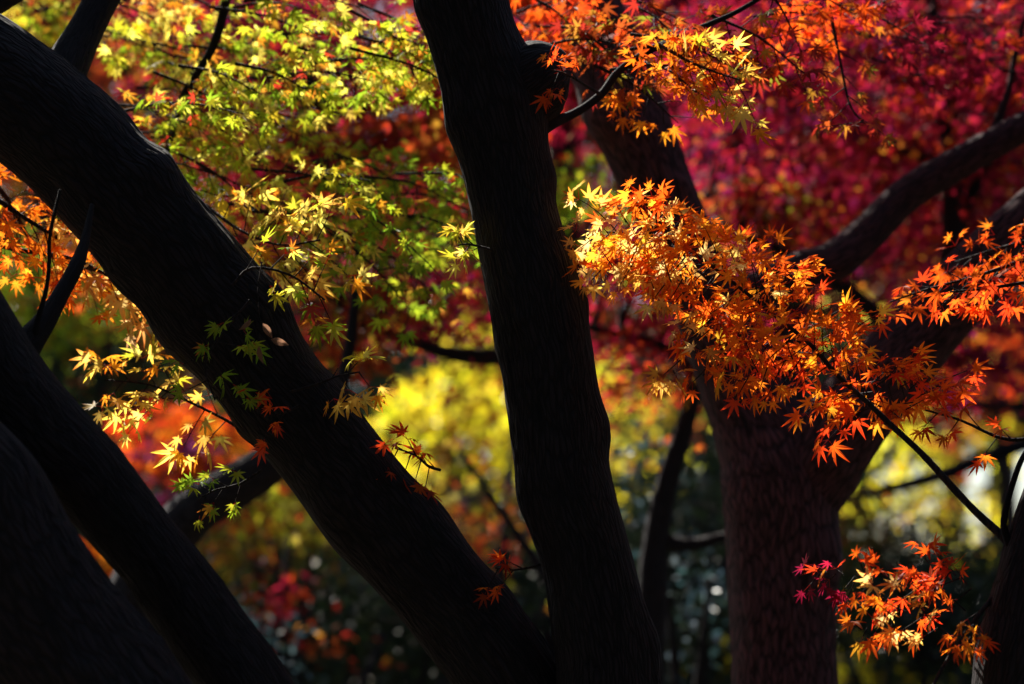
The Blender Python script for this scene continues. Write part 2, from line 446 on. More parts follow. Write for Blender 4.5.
def crown(parent, regions, seed, name='crown', mat=None, tpl='STAR5', leaf=.05, per=60, disc=.28, thick=.05, face=tuple(SUN_DIR), jit=.48,
          limbs=None, twigs=True, droop=.5, tilt=(0, 0), gaps=()):
    """regions: (px, py, rx_px, ry_px, depth, half_depth_m, n_clumps, palette). Layered flat clumps of leaves, each on its own twig."""
    rng = np.random.default_rng(seed)
    lv, tb = Leaves(), Tubes()
    cents = []
    for reg in regions:
        if len(reg) == 4:                      # (centre xyz, radii xyz, clumps, palette)
            c, rad3, n, pal = reg
        else:
            px, py, rx, ry, d, hd, n, pal = reg
            c = at(px, py, d); m = pxm(d); rad3 = (rx * m, hd, ry * m)
        u = rng.normal(0, 1, (n, 3)); u = unit(u) * rng.random((n, 1)) ** (1 / 2.6)
        P = np.asarray(c, float) + u * np.asarray(rad3, float)
        P[:, 2] = np.maximum(P[:, 2], .25)
        if len(gaps): P = P[[not any(np.linalg.norm(np.cross(p - g_, SUN_DIR)) < r_ for g_, r_ in gaps) for p in P]]
        if not len(P): continue
        cents.append(P)
        for p in P:
            if any(np.linalg.norm(np.cross(p - g_, SUN_DIR)) < r_ for g_, r_ in gaps): continue   # openings cut so the sun reaches chosen leaves
            k = max(4, int(per * rng.uniform(.5, 1.4)))
            sc = disc * rng.uniform(.6, 1.3)
            a = rng.uniform(0, 2 * math.pi); el = rng.uniform(.45, 1)
            g = rng.normal(0, .5, (k, 3)) * np.array([sc, sc * el, thick])
            x, y = g[:, 0] * math.cos(a) - g[:, 1] * math.sin(a), g[:, 0] * math.sin(a) + g[:, 1] * math.cos(a)
            z = g[:, 2] - .35 * (x * x + y * y) / sc + tilt[0] * x + tilt[1] * y
            Q = p + np.c_[x, y, z]
            ax = np.c_[x, y, np.zeros(k)] / sc + rng.normal(0, .5, (k, 3)) + np.array([0, 0, -droop])
            nm = unit(face) + rng.normal(0, jit, (k, 3))
            ca, cb = pick(pal, k, rng)
            br = math.exp(rng.normal(0, .12))
            lv.add(tpl, Q, ax, nm, leaf * rng.uniform(.7, 1.2, k), np.clip(ca * br, 0, .88), np.clip(cb * br, 0, .88), rng.uniform(.3, 2, k), rng.uniform(.75, 1.05, k))
            if twigs:
                e = Q[rng.integers(0, k, 2)]
                for q_ in e: tb.add(np.array([p, (p + q_) / 2 + [0, 0, .01], q_]), .004, .002, 3)
    P = np.vstack(cents)
    if limbs is not None:                      # thin branches that reach from the limbs out to every clump
        LB = np.asarray(limbs)
        for p in P:
            dd = np.linalg.norm(LB - p, axis=1) + np.where(LB[:, 2] > p[2] + .1, .6, 0)
            b = LB[np.argmin(dd)]
            dist = np.linalg.norm(p - b)
            mid = (b + p) / 2 + rng.normal(0, .06, 3) * dist + np.array([0, 0, .10 * dist])
            tb.add(smooth(np.array([b, mid, p]), max(.06, dist / 6)), .004 + .006 * min(dist, 1.5), .003, 5)
    cr = lv.build(name, mat or LEAF, parent)
    if tb.n and len(P) > 30: tb.build('branches', TWIG, parent)
    return cr

def ground_z(x, y): return 0.0

# ------------------------------------------------------------------ setting
def ground():
    m = bpy.data.materials.new('leaf_litter_ground'); m.use_nodes = True
    t = m.node_tree; b = t.nodes['Principled BSDF']
    tc = t.nodes.new('ShaderNodeTexCoord')
    v = t.nodes.new('ShaderNodeTexVoronoi'); v.inputs['Scale'].default_value = 14
    n = t.nodes.new('ShaderNodeTexNoise'); n.inputs['Scale'].default_value = .8; n.inputs['Detail'].default_value = 6
    t.links.new(tc.outputs['Object'], v.inputs['Vector']); t.links.new(tc.outputs['Object'], n.inputs['Vector'])
    r = t.nodes.new('ShaderNodeValToRGB')
    r.color_ramp.elements[0].color = (.022, .018, .012, 1); r.color_ramp.elements[1].color = (.12, .05, .02, 1)
    r.color_ramp.elements.new(.5).color = (.05, .04, .02, 1)
    mx = t.nodes.new('ShaderNodeMix'); mx.data_type = 'RGBA'; mx.inputs[0].default_value = .5
    t.links.new(v.outputs['Color'], mx.inputs[6]); t.links.new(n.outputs['Color'], mx.inputs[7])
    t.links.new(mx.outputs[2], r.inputs[0]); t.links.new(r.outputs[0], b.inputs['Base Color'])
    b.inputs['Roughness'].default_value = .95
    bp = t.nodes.new('ShaderNodeBump'); bp.inputs['Strength'].default_value = .6; bp.inputs['Distance'].default_value = .03
    t.links.new(v.outputs['Distance'], bp.inputs['Height']); t.links.new(bp.outputs[0], b.inputs['Normal'])
    xs = np.r_[-600, -200, np.linspace(-40, 40, 41), 200, 600]; ys = np.r_[-300, -60, np.linspace(-20, 80, 51), 250, 900]
    X, Y = np.meshgrid(xs, ys)
    Z = .05 * noise3(np.c_[X.ravel() * .3, Y.ravel() * .3, np.zeros(X.size)])
    V = np.c_[X.ravel(), Y.ravel(), Z]
    nx = len(xs); i = np.arange(len(ys) - 1)[:, None] * nx; j = np.arange(nx - 1)[None]
    F = np.stack([i + j, i + j + 1, i + j + 1 + nx, i + j + nx], -1).reshape(-1, 4)
    o = mesh_obj('ground', V, F, m, smooth_shade=True)
    o['kind'] = 'structure'
ground()

SUNNY = tuple(unit(np.array([-.1, .75, .6])))

# openings cut in the added upper canopy so sun reaches chosen lower leaves
GAPS = [(at(100, 335, 5.85), .42), (at(165, 385, 5.8), .36), (at(285, 235, 5.8), .26), (at(285, 80, 6.4), .20), (at(330, 115, 6.4), .22), (at(420, 75, 6.4), .20), (at(245, 120, 6.4), .12), (at(20, 210, 5.8), .3),
        (at(620, 235, 5.5), .5), (at(720, 290, 5.45), .42), (at(830, 370, 5.35), .36), (at(960, 270, 5.75), .3), (at(700, 75, 5.6), .20)]

# ================================================================== the near maples
# --- leaning maple that crosses the left half
D1 = 5.6
base = at(596, 1385, 5.95); base[2] = 0
t1 = thing('maple_tree', 'dark leaning maple trunk crossing diagonally under bright yellow-green leaves', 'tree', base, 'near maples in silhouette')
trunk_rows = [(600, 1390, 185, 5.95), (594, 1180, 130, 5.9), (582, 980, 112, 5.8), (560, 790, 104, 5.7), (512, 682, 100), (460, 612, 99), (399, 538, 100), (340, 466, 101), (278, 391, 104), (228, 325, 110),
              (182, 267, 116), (118, 198, 119), (52, 128, 122), (-60, 45, 120), (-230, -70, 108), (-420, -260, 84), (-560, -520, 60, 5.9), (-640, -820, 40, 6.2)]
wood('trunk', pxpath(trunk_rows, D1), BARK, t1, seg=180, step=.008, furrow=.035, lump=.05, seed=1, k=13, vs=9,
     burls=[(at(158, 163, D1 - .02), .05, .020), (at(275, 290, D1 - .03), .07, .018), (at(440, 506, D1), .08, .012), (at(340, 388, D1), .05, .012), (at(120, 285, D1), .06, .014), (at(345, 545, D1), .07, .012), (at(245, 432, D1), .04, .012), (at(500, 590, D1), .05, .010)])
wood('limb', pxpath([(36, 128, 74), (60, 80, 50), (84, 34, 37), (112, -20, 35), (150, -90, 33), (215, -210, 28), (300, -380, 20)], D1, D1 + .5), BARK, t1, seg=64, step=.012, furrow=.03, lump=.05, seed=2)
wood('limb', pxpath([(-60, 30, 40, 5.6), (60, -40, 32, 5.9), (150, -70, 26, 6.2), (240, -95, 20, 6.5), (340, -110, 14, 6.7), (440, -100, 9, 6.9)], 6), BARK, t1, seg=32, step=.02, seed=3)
wood('limb', pxpath([(165, 160, 6, 6.2), (180, 104, 8), (197, 74, 8), (214, 44, 9), (226, 0, 10), (236, -60, 13), (240, -95, 16)], 6.4), BARK, t1, seg=20, step=.015, furrow=.02, lump=.08, seed=4)

# canopy of that tree: layered lime sprays, upper left
def canopy(parent, specs, seed, leaf=.045, tpl='STAR7', **kw):
    """specs: (px, py, depth, dirx, diry, diry_depth, length, palette, n_tw, width)"""
    rng = np.random.default_rng(seed)
    for i, (px, py, d, dx, dy, dz, L, pal, n, wdt) in enumerate(specs):
        a = at(px, py, d); v = unit(np.array([dx, dz, dy])) * L
        mid = a + v * .5 + np.array([0, 0, .05 * L])
        rows = np.array([[*a, .0045], [*mid, .003], [*(a + v + np.array([0, 0, -.05 * L])), .0014]])
        sd = unit(np.cross(v, SUN_DIR + np.array([0, -.15, .15])))
        part_spray(parent, rows, seed * 100 + i, pal=pal, n_tw=n, lmax=wdt, leaf=leaf, side=sd, tpl=tpl, **kw)

rng0 = np.random.default_rng(5)
specs = []
for (px, py, rx, ry, d0, d1, n, pal) in [
        (190, 60, 130, 70, 6.0, 6.9, 10, 'lime'), (320, 75, 110, 70, 6.0, 6.8, 14, 'lime'), (410, 60, 70, 80, 6.0, 6.6, 8, 'lime'),
        (240, 150, 90, 50, 6.1, 6.7, 9, 'lime'), (370, 180, 90, 60, 6.2, 7.0, 12, 'green'), (300, 210, 80, 40, 6.0, 6.6, 6, 'lime'), (430, 240, 50, 40, 6.4, 7.2, 5, 'green'),
        (120, 20, 60, 40, 6.2, 7.0, 5, 'gold'), (70, 0, 50, 22, 7.4, 7.9, 5, 'lime')]:
    for _ in range(n):
        a = rng0.uniform(0, 2 * math.pi); q = math.sqrt(rng0.random())
        specs.append((px + rx * q * math.cos(a) - 60, py + ry * q * math.sin(a) - 12, rng0.uniform(d0, d1), rng0.uniform(.5, 1), rng0.uniform(-.42, .02), rng0.uniform(-.6, .5),
                      rng0.uniform(.22, .40), pal, 9, .14))
canopy(t1, specs, 11, leaf=.037, tpl='STAR7', stalks=False)

crown(t1, [(0, -290, 150, 70, 8.0, .5, 34, 'lime'), (230, -195, 120, 44, 8.0, .5, 34, 'green'), (60, -190, 100, 30, 8.2, .4, 14, 'green'), (170, -280, 120, 60, 8.0, .4, 26, 'lime'), (60, -240, 120, 50, 8.6, .4, 20, 'lime'), (-330, -420, 160, 120, 6.6, .9, 26, 'lime')], 13, leaf=.05, per=70, disc=.3, tpl='STAR7S', gaps=GAPS,  # unseen clumps above the frame, added to dapple the lime leaves
      limbs=smooth(pxpath([(-230, -70, 20, 5.6), (-60, -150, 16, 6.6), (60, -220, 12, 7.4), (200, -230, 8, 8), (300, -200, 5, 8.1)], 7)[:, :3], .1))
# gold leaves on twigs that hang in front of and beside the leaning trunk
def px_branch(parent, rows, d, seed, **kw):
    return part_spray(parent, pxpath(rows, d) if not isinstance(d, tuple) else pxpath(rows, *d), seed, **kw)
px_branch(t1, [(-60, 225, 7), (10, 248, 5), (70, 258, 4), (115, 280, 3), (140, 300, 2)], (5.9, 5.82), 31, pal='amber', n_tw=11, lmax=.13, leaf=.068, side=(.1, .5, -.8), t0=.4, profile=lambda t: .9)
px_branch(t1, [(245, 432, 4), (222, 418, 3), (185, 400, 2.6), (150, 385, 2), (105, 380, 1.6)], (5.8, 5.75), 32, pal='gold', n_tw=12, lmax=.12, leaf=.048, side=(0, .5, .8), t0=.15, profile=lambda t: .9)
px_branch(t1, [(-80, 170, 8), (-20, 190, 6), (20, 215, 5), (60, 240, 3)], (5.8, 5.8), 33, pal='orange', n_tw=14, lmax=.17, leaf=.043, side=(.2, .5, .8), t0=.1, profile=lambda t: 1)
px_branch(t1, [(-60, 150, 7), (0, 190, 5), (40, 250, 4), (110, 275, 2.5)], (5.9, 5.9), 34, pal='orange', n_tw=14, lmax=.15, leaf=.043, side=(.3, .5, .7), t0=.1, profile=lambda t: 1)
px_branch(t1, [(205, 205, 4), (240, 230, 3), (280, 245, 2.4), (320, 240, 1.8)], (5.95, 5.7), 35, pal='gold', n_tw=11, lmax=.14, leaf=.053, side=(.1, .5, -.8), t0=.15, profile=lambda t: .9)
px_branch(t1, [(232, 285, 3), (252, 268, 3), (290, 275, 2.4), (325, 300, 1.8)], (5.42, 5.45), 36, pal='lime', n_tw=8, lmax=.09, leaf=.047, side=(.1, .4, -.8), t0=.2, profile=lambda t: .9)
px_branch(t1, [(290, 392, 3), (318, 384, 2.6), (338, 376, 2), (360, 372, 1.5)], (5.42, 5.42), 37, pal='gold', n_tw=5, lmax=.06, leaf=.05, side=(0, .4, .8), t0=.45, profile=lambda t: 1)
px_branch(t1, [(250, 300, 3), (225, 330, 2.5), (205, 365, 2), (215, 400, 1.5)], (5.36, 5.32), 38, pal='green', n_tw=8, lmax=.08, leaf=.038, side=(.8, .3, .1), t0=.05, profile=lambda t: 1)
px_branch(t1, [(262, 470, 3), (240, 484, 2.4), (215, 490, 1.8), (198, 500, 1.4)], (5.45, 5.4), 39, pal='green', n_tw=7, lmax=.05, leaf=.036, side=(0, .4, -.8), t0=.15, profile=lambda t: 1)
px_branch(t1, [(300, 405, 3), (286, 412, 2.4), (268, 416, 1.8), (256, 415, 1.4)], (5.38, 5.34), 40, pal='ember', n_tw=5, lmax=.045, leaf=.034, side=(0, .4, -.8), t0=.1, profile=lambda t: 1)

# a few plain oval leaves of another shade hanging among the maple leaves
rngo = np.random.default_rng(3)
lv = Leaves()
for (x_, y_, dx_, dy_, sz, c_) in [(250, 318, -.6, -.8, .036, (.17, .09, .055)), (262, 322, .5, -.8, .040, (.17, .09, .055)), (270, 338, .9, -.3, .042, (.17, .09, .055)), (258, 345, .05, -1, .040, (.17, .09, .055))]:
    p_ = at(x_, y_, 5.3) + np.array([0, .02, 0])
    lv.add('OVATE', p_, [dx_, .1, dy_], [rngo.normal(0, .35), -1, rngo.normal(0, .3)], sz, c_, c_, 3.0, .85)
px_o = [(262, 262, 2.2), (258, 290, 1.8), (260, 322, 1.4)]
S_ = pxpath(px_o, 5.32)
tbo = Tubes(); tbo.add(smooth(S_[:, :3], .02), .0016, .001, 5)
bo = tbo.build('branch', TWIG, t1); lv.build('foliage', LEAF, bo)
lv = Leaves()
for (x_, y_, dx_, dy_, sz, c_) in [(222, 198, .15, -1, .062, (.86, .56, .03)), (258, 188, -.1, -1, .045, (.8, .22, .02)), (268, 186, .2, -1, .04, (.7, .05, .02))]:
    lv.add('OVATE', at(x_, y_, 6.0), [dx_, .1, dy_], [.2, -1, .3], sz, c_, c_)
tbo = Tubes(); tbo.add(smooth(pxpath([(200, 190, 2), (230, 196, 2), (275, 180, 2)], 6.02)[:, :3], .02), .0018, .001, 5)
bo = tbo.build('branch', TWIG, t1); lv.build('foliage', LEAF, bo)

# --- upright maple in the middle
D2 = 5.5
base = at(662, 1400, D2); base[2] = 0
t2 = thing('maple_tree', 'black upright maple trunk in the middle with a knobbly stub', 'tree', base, 'near maples in silhouette')
rows2 = [(664, 1420, 195), (656, 1200, 140), (640, 1000, 118), (622, 800, 106), (609, 690, 102), (606, 655, 99), (590, 572, 91), (569, 500, 93), (558, 440, 90), (546, 345, 90), (533, 288, 92), (513, 205, 84), (499, 130, 91), (483, 78, 88), (463, 0, 89),
         (448, -70, 86), (425, -250, 76), (405, -500, 60), (420, -800, 44)]
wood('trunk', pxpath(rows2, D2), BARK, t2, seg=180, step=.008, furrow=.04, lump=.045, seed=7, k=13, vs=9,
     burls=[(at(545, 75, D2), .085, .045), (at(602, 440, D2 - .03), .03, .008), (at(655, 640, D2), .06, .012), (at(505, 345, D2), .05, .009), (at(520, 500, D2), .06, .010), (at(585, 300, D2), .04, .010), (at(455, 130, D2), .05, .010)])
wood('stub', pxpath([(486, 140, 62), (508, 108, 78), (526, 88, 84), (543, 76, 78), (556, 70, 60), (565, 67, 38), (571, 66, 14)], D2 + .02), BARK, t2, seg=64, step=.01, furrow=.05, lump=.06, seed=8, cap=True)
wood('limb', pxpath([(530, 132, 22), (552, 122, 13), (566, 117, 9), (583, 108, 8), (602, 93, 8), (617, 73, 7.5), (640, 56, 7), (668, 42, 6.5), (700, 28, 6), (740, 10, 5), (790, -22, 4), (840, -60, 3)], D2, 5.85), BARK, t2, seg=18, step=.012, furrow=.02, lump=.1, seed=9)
wood('limb', pxpath([(425, -250, 50), (520, -300, 34), (640, -320, 26), (780, -300, 18), (900, -260, 12)], D2, 6.4), BARK, t2, seg=24, step=.02, seed=10)
crown(t2, [(640, -105, 120, 46, 7.1, .5, 5, 'orange'), (560, -260, 120, 70, 7.4, .6, 14, 'orange'), (345, -310, 120, 55, 7.4, .5, 22, 'orange'), (760, -150, 90, 60, 7.4, .6, 5, 'ember')], 14, leaf=.048, per=60, disc=.28, tpl='STAR7S', gaps=GAPS,  # unseen upper clumps placed to shade the orange leaves
      limbs=smooth(pxpath([(425, -250, 50, 5.5), (520, -300, 34, 5.9), (640, -320, 26, 6.2), (780, -300, 18, 6.4)], 6)[:, :3], .1))
# orange and gold leaves along the thin limb
rng0 = np.random.default_rng(8)
specs = []
for (px, py, rx, ry, d0, d1, n, pal) in [
        (590, 25, 60, 36, 5.8, 6.4, 5, 'rust'), (640, 60, 45, 30, 5.6, 5.9, 4, 'orange'), (690, 30, 60, 36, 5.7, 6.2, 5, 'rust'), (545, 15, 40, 25, 6.0, 6.6, 4, 'ember'),
        (785, 25, 50, 32, 5.8, 6.3, 4, 'ember'), (860, 25, 60, 32, 6.2, 7.0, 6, 'red'), (960, 60, 70, 50, 6.8, 7.6, 9, 'red')]:
    for _ in range(n):
        a = rng0.uniform(0, 2 * math.pi); q = math.sqrt(rng0.random())
        specs.append((px + rx * q * math.cos(a) - 25, py + ry * q * math.sin(a) - 10, rng0.uniform(d0, d1), rng0.uniform(.3, 1), rng0.uniform(-.5, .1), rng0.uniform(-.6, .5),
                      rng0.uniform(.16, .30), pal, 8, .13))
canopy(t2, specs, 12, leaf=.041, stalks=False)
px_branch(t2, [(660, 45, 4), (690, 62, 3), (715, 72, 2.4), (740, 80, 1.6)], (5.62, 5.5), 51, pal='gold', n_tw=10, lmax=.08, leaf=.045, side=(.1, .5, -.8), t0=.2, profile=lambda t: 1)
px_branch(t2, [(600, 94, 4), (585, 85, 3), (566, 74, 2), (552, 70, 1.6)], (5.5, 5.32), 52, pal='ember', n_tw=5, lmax=.05, leaf=.036, side=(0, .5, -.8), t0=.4, profile=lambda t: 1)
px_branch(t2, [(830, 10, 4), (840, 60, 3), (850, 105, 2.4), (866, 125, 1.6)], (6.0, 5.9), 53, pal='rust', n_tw=9, lmax=.12, leaf=.036, side=(.9, .3, 0), t0=.2, profile=lambda t: 1)
px_branch(t2, [(440, 470, 3), (428, 466, 3), (415, 455, 2), (395, 448, 1.6)], (5.6, 5.5), 54, pal='ember', n_tw=8, lmax=.06, leaf=.04, side=(.2, .4, -.8), t0=.1, profile=lambda t: 1)
px_branch(t2, [(560, 560, 2.5), (535, 566, 2.2), (515, 570, 2), (495, 568, 1.4)], (5.5, 5.45), 55, pal='ember', n_tw=4, lmax=.045, leaf=.036, side=(.1, .4, -.9), t0=.5, profile=lambda t: 1)
px_branch(t2, [(492, 250, 3), (478, 246, 2.4), (468, 244, 2), (458, 245, 1.4)], (5.4, 5.4), 56, pal='gold', n_tw=4, lmax=.045, leaf=.038, side=(0, .4, .8), t0=.3, profile=lambda t: 1)

# --- forked maple on the right
D3 = 7.0
base = at(790, 1200, D3); base[2] = 0
t3 = thing('maple_tree', 'forked maple, red leaf light tinted into its bark, behind the orange spray', 'tree', base, 'near maples in silhouette')
wood('trunk', pxpath([(800, 1200, 190), (794, 1050, 132), (788, 850, 112), (785, 700, 103), (782, 610, 103), (781, 530, 110), (776, 470, 112), (758, 425, 92), (736, 380, 76), (712, 320, 68), (690, 262, 68), (662, 195, 70), (637, 135, 76), (612, 70, 74), (586, 0, 68), (560, -90, 60), (540, -260, 50), (560, -480, 34)], D3),
     BARK_RED_LIT, t3, seg=128, step=.012, furrow=.04, lump=.04, seed=13, k=9, vs=9, burls=[(at(600, 110, D3), .08, .025)])
wood('limb', pxpath([(782, 520, 84), (812, 462, 96), (850, 415, 84), (900, 357, 76), (950, 302, 70), (1000, 250, 64), (1060, 190, 56), (1150, 80, 46), (1260, -100, 34), (1330, -330, 22)], D3, D3 - .2), BARK_RED_LIT, t3, seg=96, step=.014, furrow=.035, lump=.05, seed=14, burls=[(at(860, 405, 6.8), .1, .02)])
wood('limb', pxpath([(705, 310, 50), (745, 296, 40), (795, 272, 35), (835, 260, 38), (868, 232, 37), (905, 195, 35), (945, 170, 33), (990, 145, 31), (1050, 112, 28), (1150, 60, 22), (1280, -20, 14)], D3, D3 + .2), BARK_RED_LIT, t3, seg=64, step=.014, furrow=.03, lump=.05, seed=15,
     burls=[(at(800, 268, 7.05), .05, .012), (at(838, 258, 7.05), .05, .012)])
wood('limb', pxpath([(990, 140, 12), (1000, 115, 9), (1010, 85, 7), (1016, 50, 6), (1030, 0, 5)], D3 + .2), BARK_RED_LIT, t3, seg=16, step=.02, seed=16)

crown(t3, [(800, -180, 210, 70, 8.5, .8, 34, 'red'), (560, -330, 160, 80, 8.2, .8, 16, 'ember'), (545, -25, 50, 35, 8.5, .4, 12, 'ember'), (572, 62, 36, 46, 8.5, .4, 12, 'red'), (655, -95, 80, 40, 8.5, .4, 18, 'red'), (1080, -160, 110, 100, 8.2, .8, 18, 'red')], 15, leaf=.046, per=70, disc=.34, tpl='STAR7S', gaps=GAPS,  # clumps added above and behind to keep sun off the limbs
      limbs=np.vstack([smooth(pxpath([(560, -90, 60), (540, -260, 50), (620, -300, 20, 7.8), (800, -230, 12, 8.4)], D3)[:, :3], .1), smooth(pxpath([(1150, 80, 46), (1260, -100, 34), (1180, -160, 14, 8)], D3)[:, :3], .1)]))

# --- two dark trunks at the lower left
D4 = 4.95
base = at(440, 1470, D4); base[2] = 0
t4 = thing('maple_tree', 'shaded maple trunk leaning left behind the blackest corner trunk', 'tree', base, 'near maples in silhouette')
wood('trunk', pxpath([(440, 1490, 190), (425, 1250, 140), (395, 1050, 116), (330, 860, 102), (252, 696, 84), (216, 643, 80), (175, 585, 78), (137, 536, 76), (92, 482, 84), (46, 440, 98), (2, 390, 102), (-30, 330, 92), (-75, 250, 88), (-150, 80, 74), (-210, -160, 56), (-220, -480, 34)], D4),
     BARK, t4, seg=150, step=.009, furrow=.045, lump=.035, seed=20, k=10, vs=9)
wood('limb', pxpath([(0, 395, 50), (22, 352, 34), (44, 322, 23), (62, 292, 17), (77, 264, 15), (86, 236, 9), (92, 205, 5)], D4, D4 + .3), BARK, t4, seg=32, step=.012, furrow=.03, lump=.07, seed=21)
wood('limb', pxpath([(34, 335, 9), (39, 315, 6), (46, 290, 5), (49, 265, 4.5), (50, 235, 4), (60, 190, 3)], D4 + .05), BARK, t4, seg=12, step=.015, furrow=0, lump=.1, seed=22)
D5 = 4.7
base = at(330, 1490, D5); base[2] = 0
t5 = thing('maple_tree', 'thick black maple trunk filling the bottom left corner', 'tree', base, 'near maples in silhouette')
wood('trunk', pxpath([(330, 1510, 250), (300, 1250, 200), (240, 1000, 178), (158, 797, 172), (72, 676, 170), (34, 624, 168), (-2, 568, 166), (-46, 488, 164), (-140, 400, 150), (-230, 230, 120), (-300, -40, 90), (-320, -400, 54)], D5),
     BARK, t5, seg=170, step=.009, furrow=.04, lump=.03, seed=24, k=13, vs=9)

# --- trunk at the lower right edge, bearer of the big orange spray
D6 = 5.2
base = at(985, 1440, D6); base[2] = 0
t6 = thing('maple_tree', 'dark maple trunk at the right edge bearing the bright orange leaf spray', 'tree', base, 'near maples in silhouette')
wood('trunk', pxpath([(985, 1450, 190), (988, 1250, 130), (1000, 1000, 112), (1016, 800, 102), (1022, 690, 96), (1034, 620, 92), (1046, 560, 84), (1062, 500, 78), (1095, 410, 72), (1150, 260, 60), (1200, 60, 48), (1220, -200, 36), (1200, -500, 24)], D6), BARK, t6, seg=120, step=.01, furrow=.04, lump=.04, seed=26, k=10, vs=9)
wood('limb', pxpath([(1018, 560, 14), (1005, 532, 8), (1006, 508, 6.5), (1013, 482, 6), (1024, 455, 5.5), (1050, 415, 5), (1080, 340, 4)], D6), BARK, t6, seg=16, step=.015, furrow=0, lump=.1, seed=27)
main = pxpath([(1020, 552, 14, 5.2), (1000, 534, 9), (968, 504, 8), (924, 456, 6.5), (891, 425, 6), (866, 401, 5.5), (837, 375, 5), (811, 345, 4.5), (774, 315, 4), (727, 278, 3.2), (680, 245, 2.6), (640, 234, 2), (606, 232, 1.5)], 5.22, 5.5)
P_ = main[:, :3]
rg = np.random.default_rng(77)
def sub_path(px0, py0, px1, py1, d0, d1):
    a, b = at(px0, py0, d0), at(px1, py1, d1)
    return np.array([a, (a + b) / 2 + [0, 0, .015], b])
def spray_sun_tone(p):
    x = p[0] / (p[1] or 1)                       # stronger sun on the left leaves, put into a lighter gold palette
    tt = (x * FPX + 512 - 560) / 260
    r_ = rg.random()
    return 'amber' if r_ > .12 + 1.1 * tt else ('orange' if r_ < .72 else 'ember')
multi = [dict(path=P_[3:], pal='orange', pal2=spray_sun_tone, n_tw=37, lmax=.165, leaf=.042, side=(.12, -.55, .80), up=tuple(SUN_DIR), t0=.17, profile=lambda t: 1.0 - .35 * abs(t - .45))]
for (a_, b_, c_, d_, e_, f_) in [(774, 315, 690, 385, 5.4, 5.3), (820, 355, 735, 385, 5.36, 5.25), (811, 345, 690, 330, 5.4, 5.35), (727, 278, 650, 290, 5.48, 5.4), (740, 290, 672, 372, 5.42, 5.3), (800, 335, 730, 370, 5.38, 5.25), (720, 270, 655, 255, 5.45, 5.4), (700, 255, 585, 275, 5.48, 5.42), (690, 245, 578, 240, 5.48, 5.44), (690, 250, 625, 255, 5.5, 5.45), (837, 375, 830, 310, 5.35, 5.5), (866, 401, 905, 362, 5.3, 5.42), (851, 388, 915, 392, 5.32, 5.35),
                             (774, 315, 740, 250, 5.4, 5.55), (727, 278, 670, 225, 5.5, 5.6), (891, 425, 955, 375, 5.3, 5.4), (680, 240, 606, 222, 5.5, 5.6), (820, 350, 870, 325, 5.4, 5.5), (760, 300, 790, 275, 5.4, 5.5)]:
    multi.append(dict(path=sub_path(a_, b_, c_, d_, e_, f_), pal='orange', pal2=spray_sun_tone, n_tw=8, lmax=.09, leaf=.042, side=(.8, -.2, .45) if abs(c_ - a_) < abs(d_ - b_) * 1.3 else (.1, -.55, .8), up=tuple(SUN_DIR), t0=.1))
part_spray(t6, main, 61, multi=multi)
low = pxpath([(1018, 560, 10), (1000, 575, 6), (994, 595, 5), (978, 616, 4.5), (950, 656, 4), (935, 682, 3.4), (918, 720, 2.4)], 5.25, 5.1)
multi = [dict(path=sub_path(978, 616, 850, 578, 5.2, 5.25), pal='ember', n_tw=12, lmax=.10, leaf=.040, side=(.1, .5, -.8), t0=.05),
         dict(path=sub_path(960, 645, 880, 600, 5.15, 5.2), pal='amber', n_tw=7, lmax=.09, leaf=.041, side=(.1, .5, -.8), t0=.15),
         dict(path=sub_path(930, 610, 858, 632, 5.2, 5.25), pal='orange', n_tw=7, lmax=.06, leaf=.040, side=(.1, .5, -.8), t0=.3),
         dict(path=sub_path(985, 600, 970, 640, 5.15, 5.1), pal='orange', n_tw=5, lmax=.06, leaf=.038, side=(.8, .3, .1), t0=.3),
         dict(path=sub_path(985, 600, 920, 560, 5.2, 5.3), pal='ember', n_tw=9, lmax=.08, leaf=.04, side=(.1, .5, .8), t0=.2),
         dict(path=sub_path(890, 590, 806, 574, 5.3, 5.4), pal='red', n_tw=6, lmax=.05, leaf=.038, side=(.1, .5, .8), t0=.4)]
part_spray(t6, low, 62, multi=multi)
for i, (r_, dd) in enumerate([([(1120, 235, 7), (1040, 255, 5), (980, 275, 3.5), (925, 290, 2.4), (890, 302, 1.6)], (5.7, 5.75)), ([(1120, 215, 6), (1050, 235, 4), (1000, 248, 3), (955, 262, 1.8)], (5.8, 6.0)), ([(1100, 270, 5), (1040, 280, 4), (990, 288, 3), (950, 292, 1.8)], (5.5, 5.5))]):
    px_branch(t6, r_, dd, 63 + i, pal='ember', n_tw=15, lmax=.085, leaf=.040, side=(.1, -.75, .6), up=tuple(SUN_DIR), t0=.15, profile=lambda t: 1 - .4 * t)
px_branch(t6, [(1060, 430, 5), (1010, 440, 3.5), (960, 420, 2.5), (925, 410, 1.6)], (5.3, 5.35), 67, pal='ember', n_tw=6, lmax=.09, leaf=.04, side=(.1, .5, -.8), t0=.3)

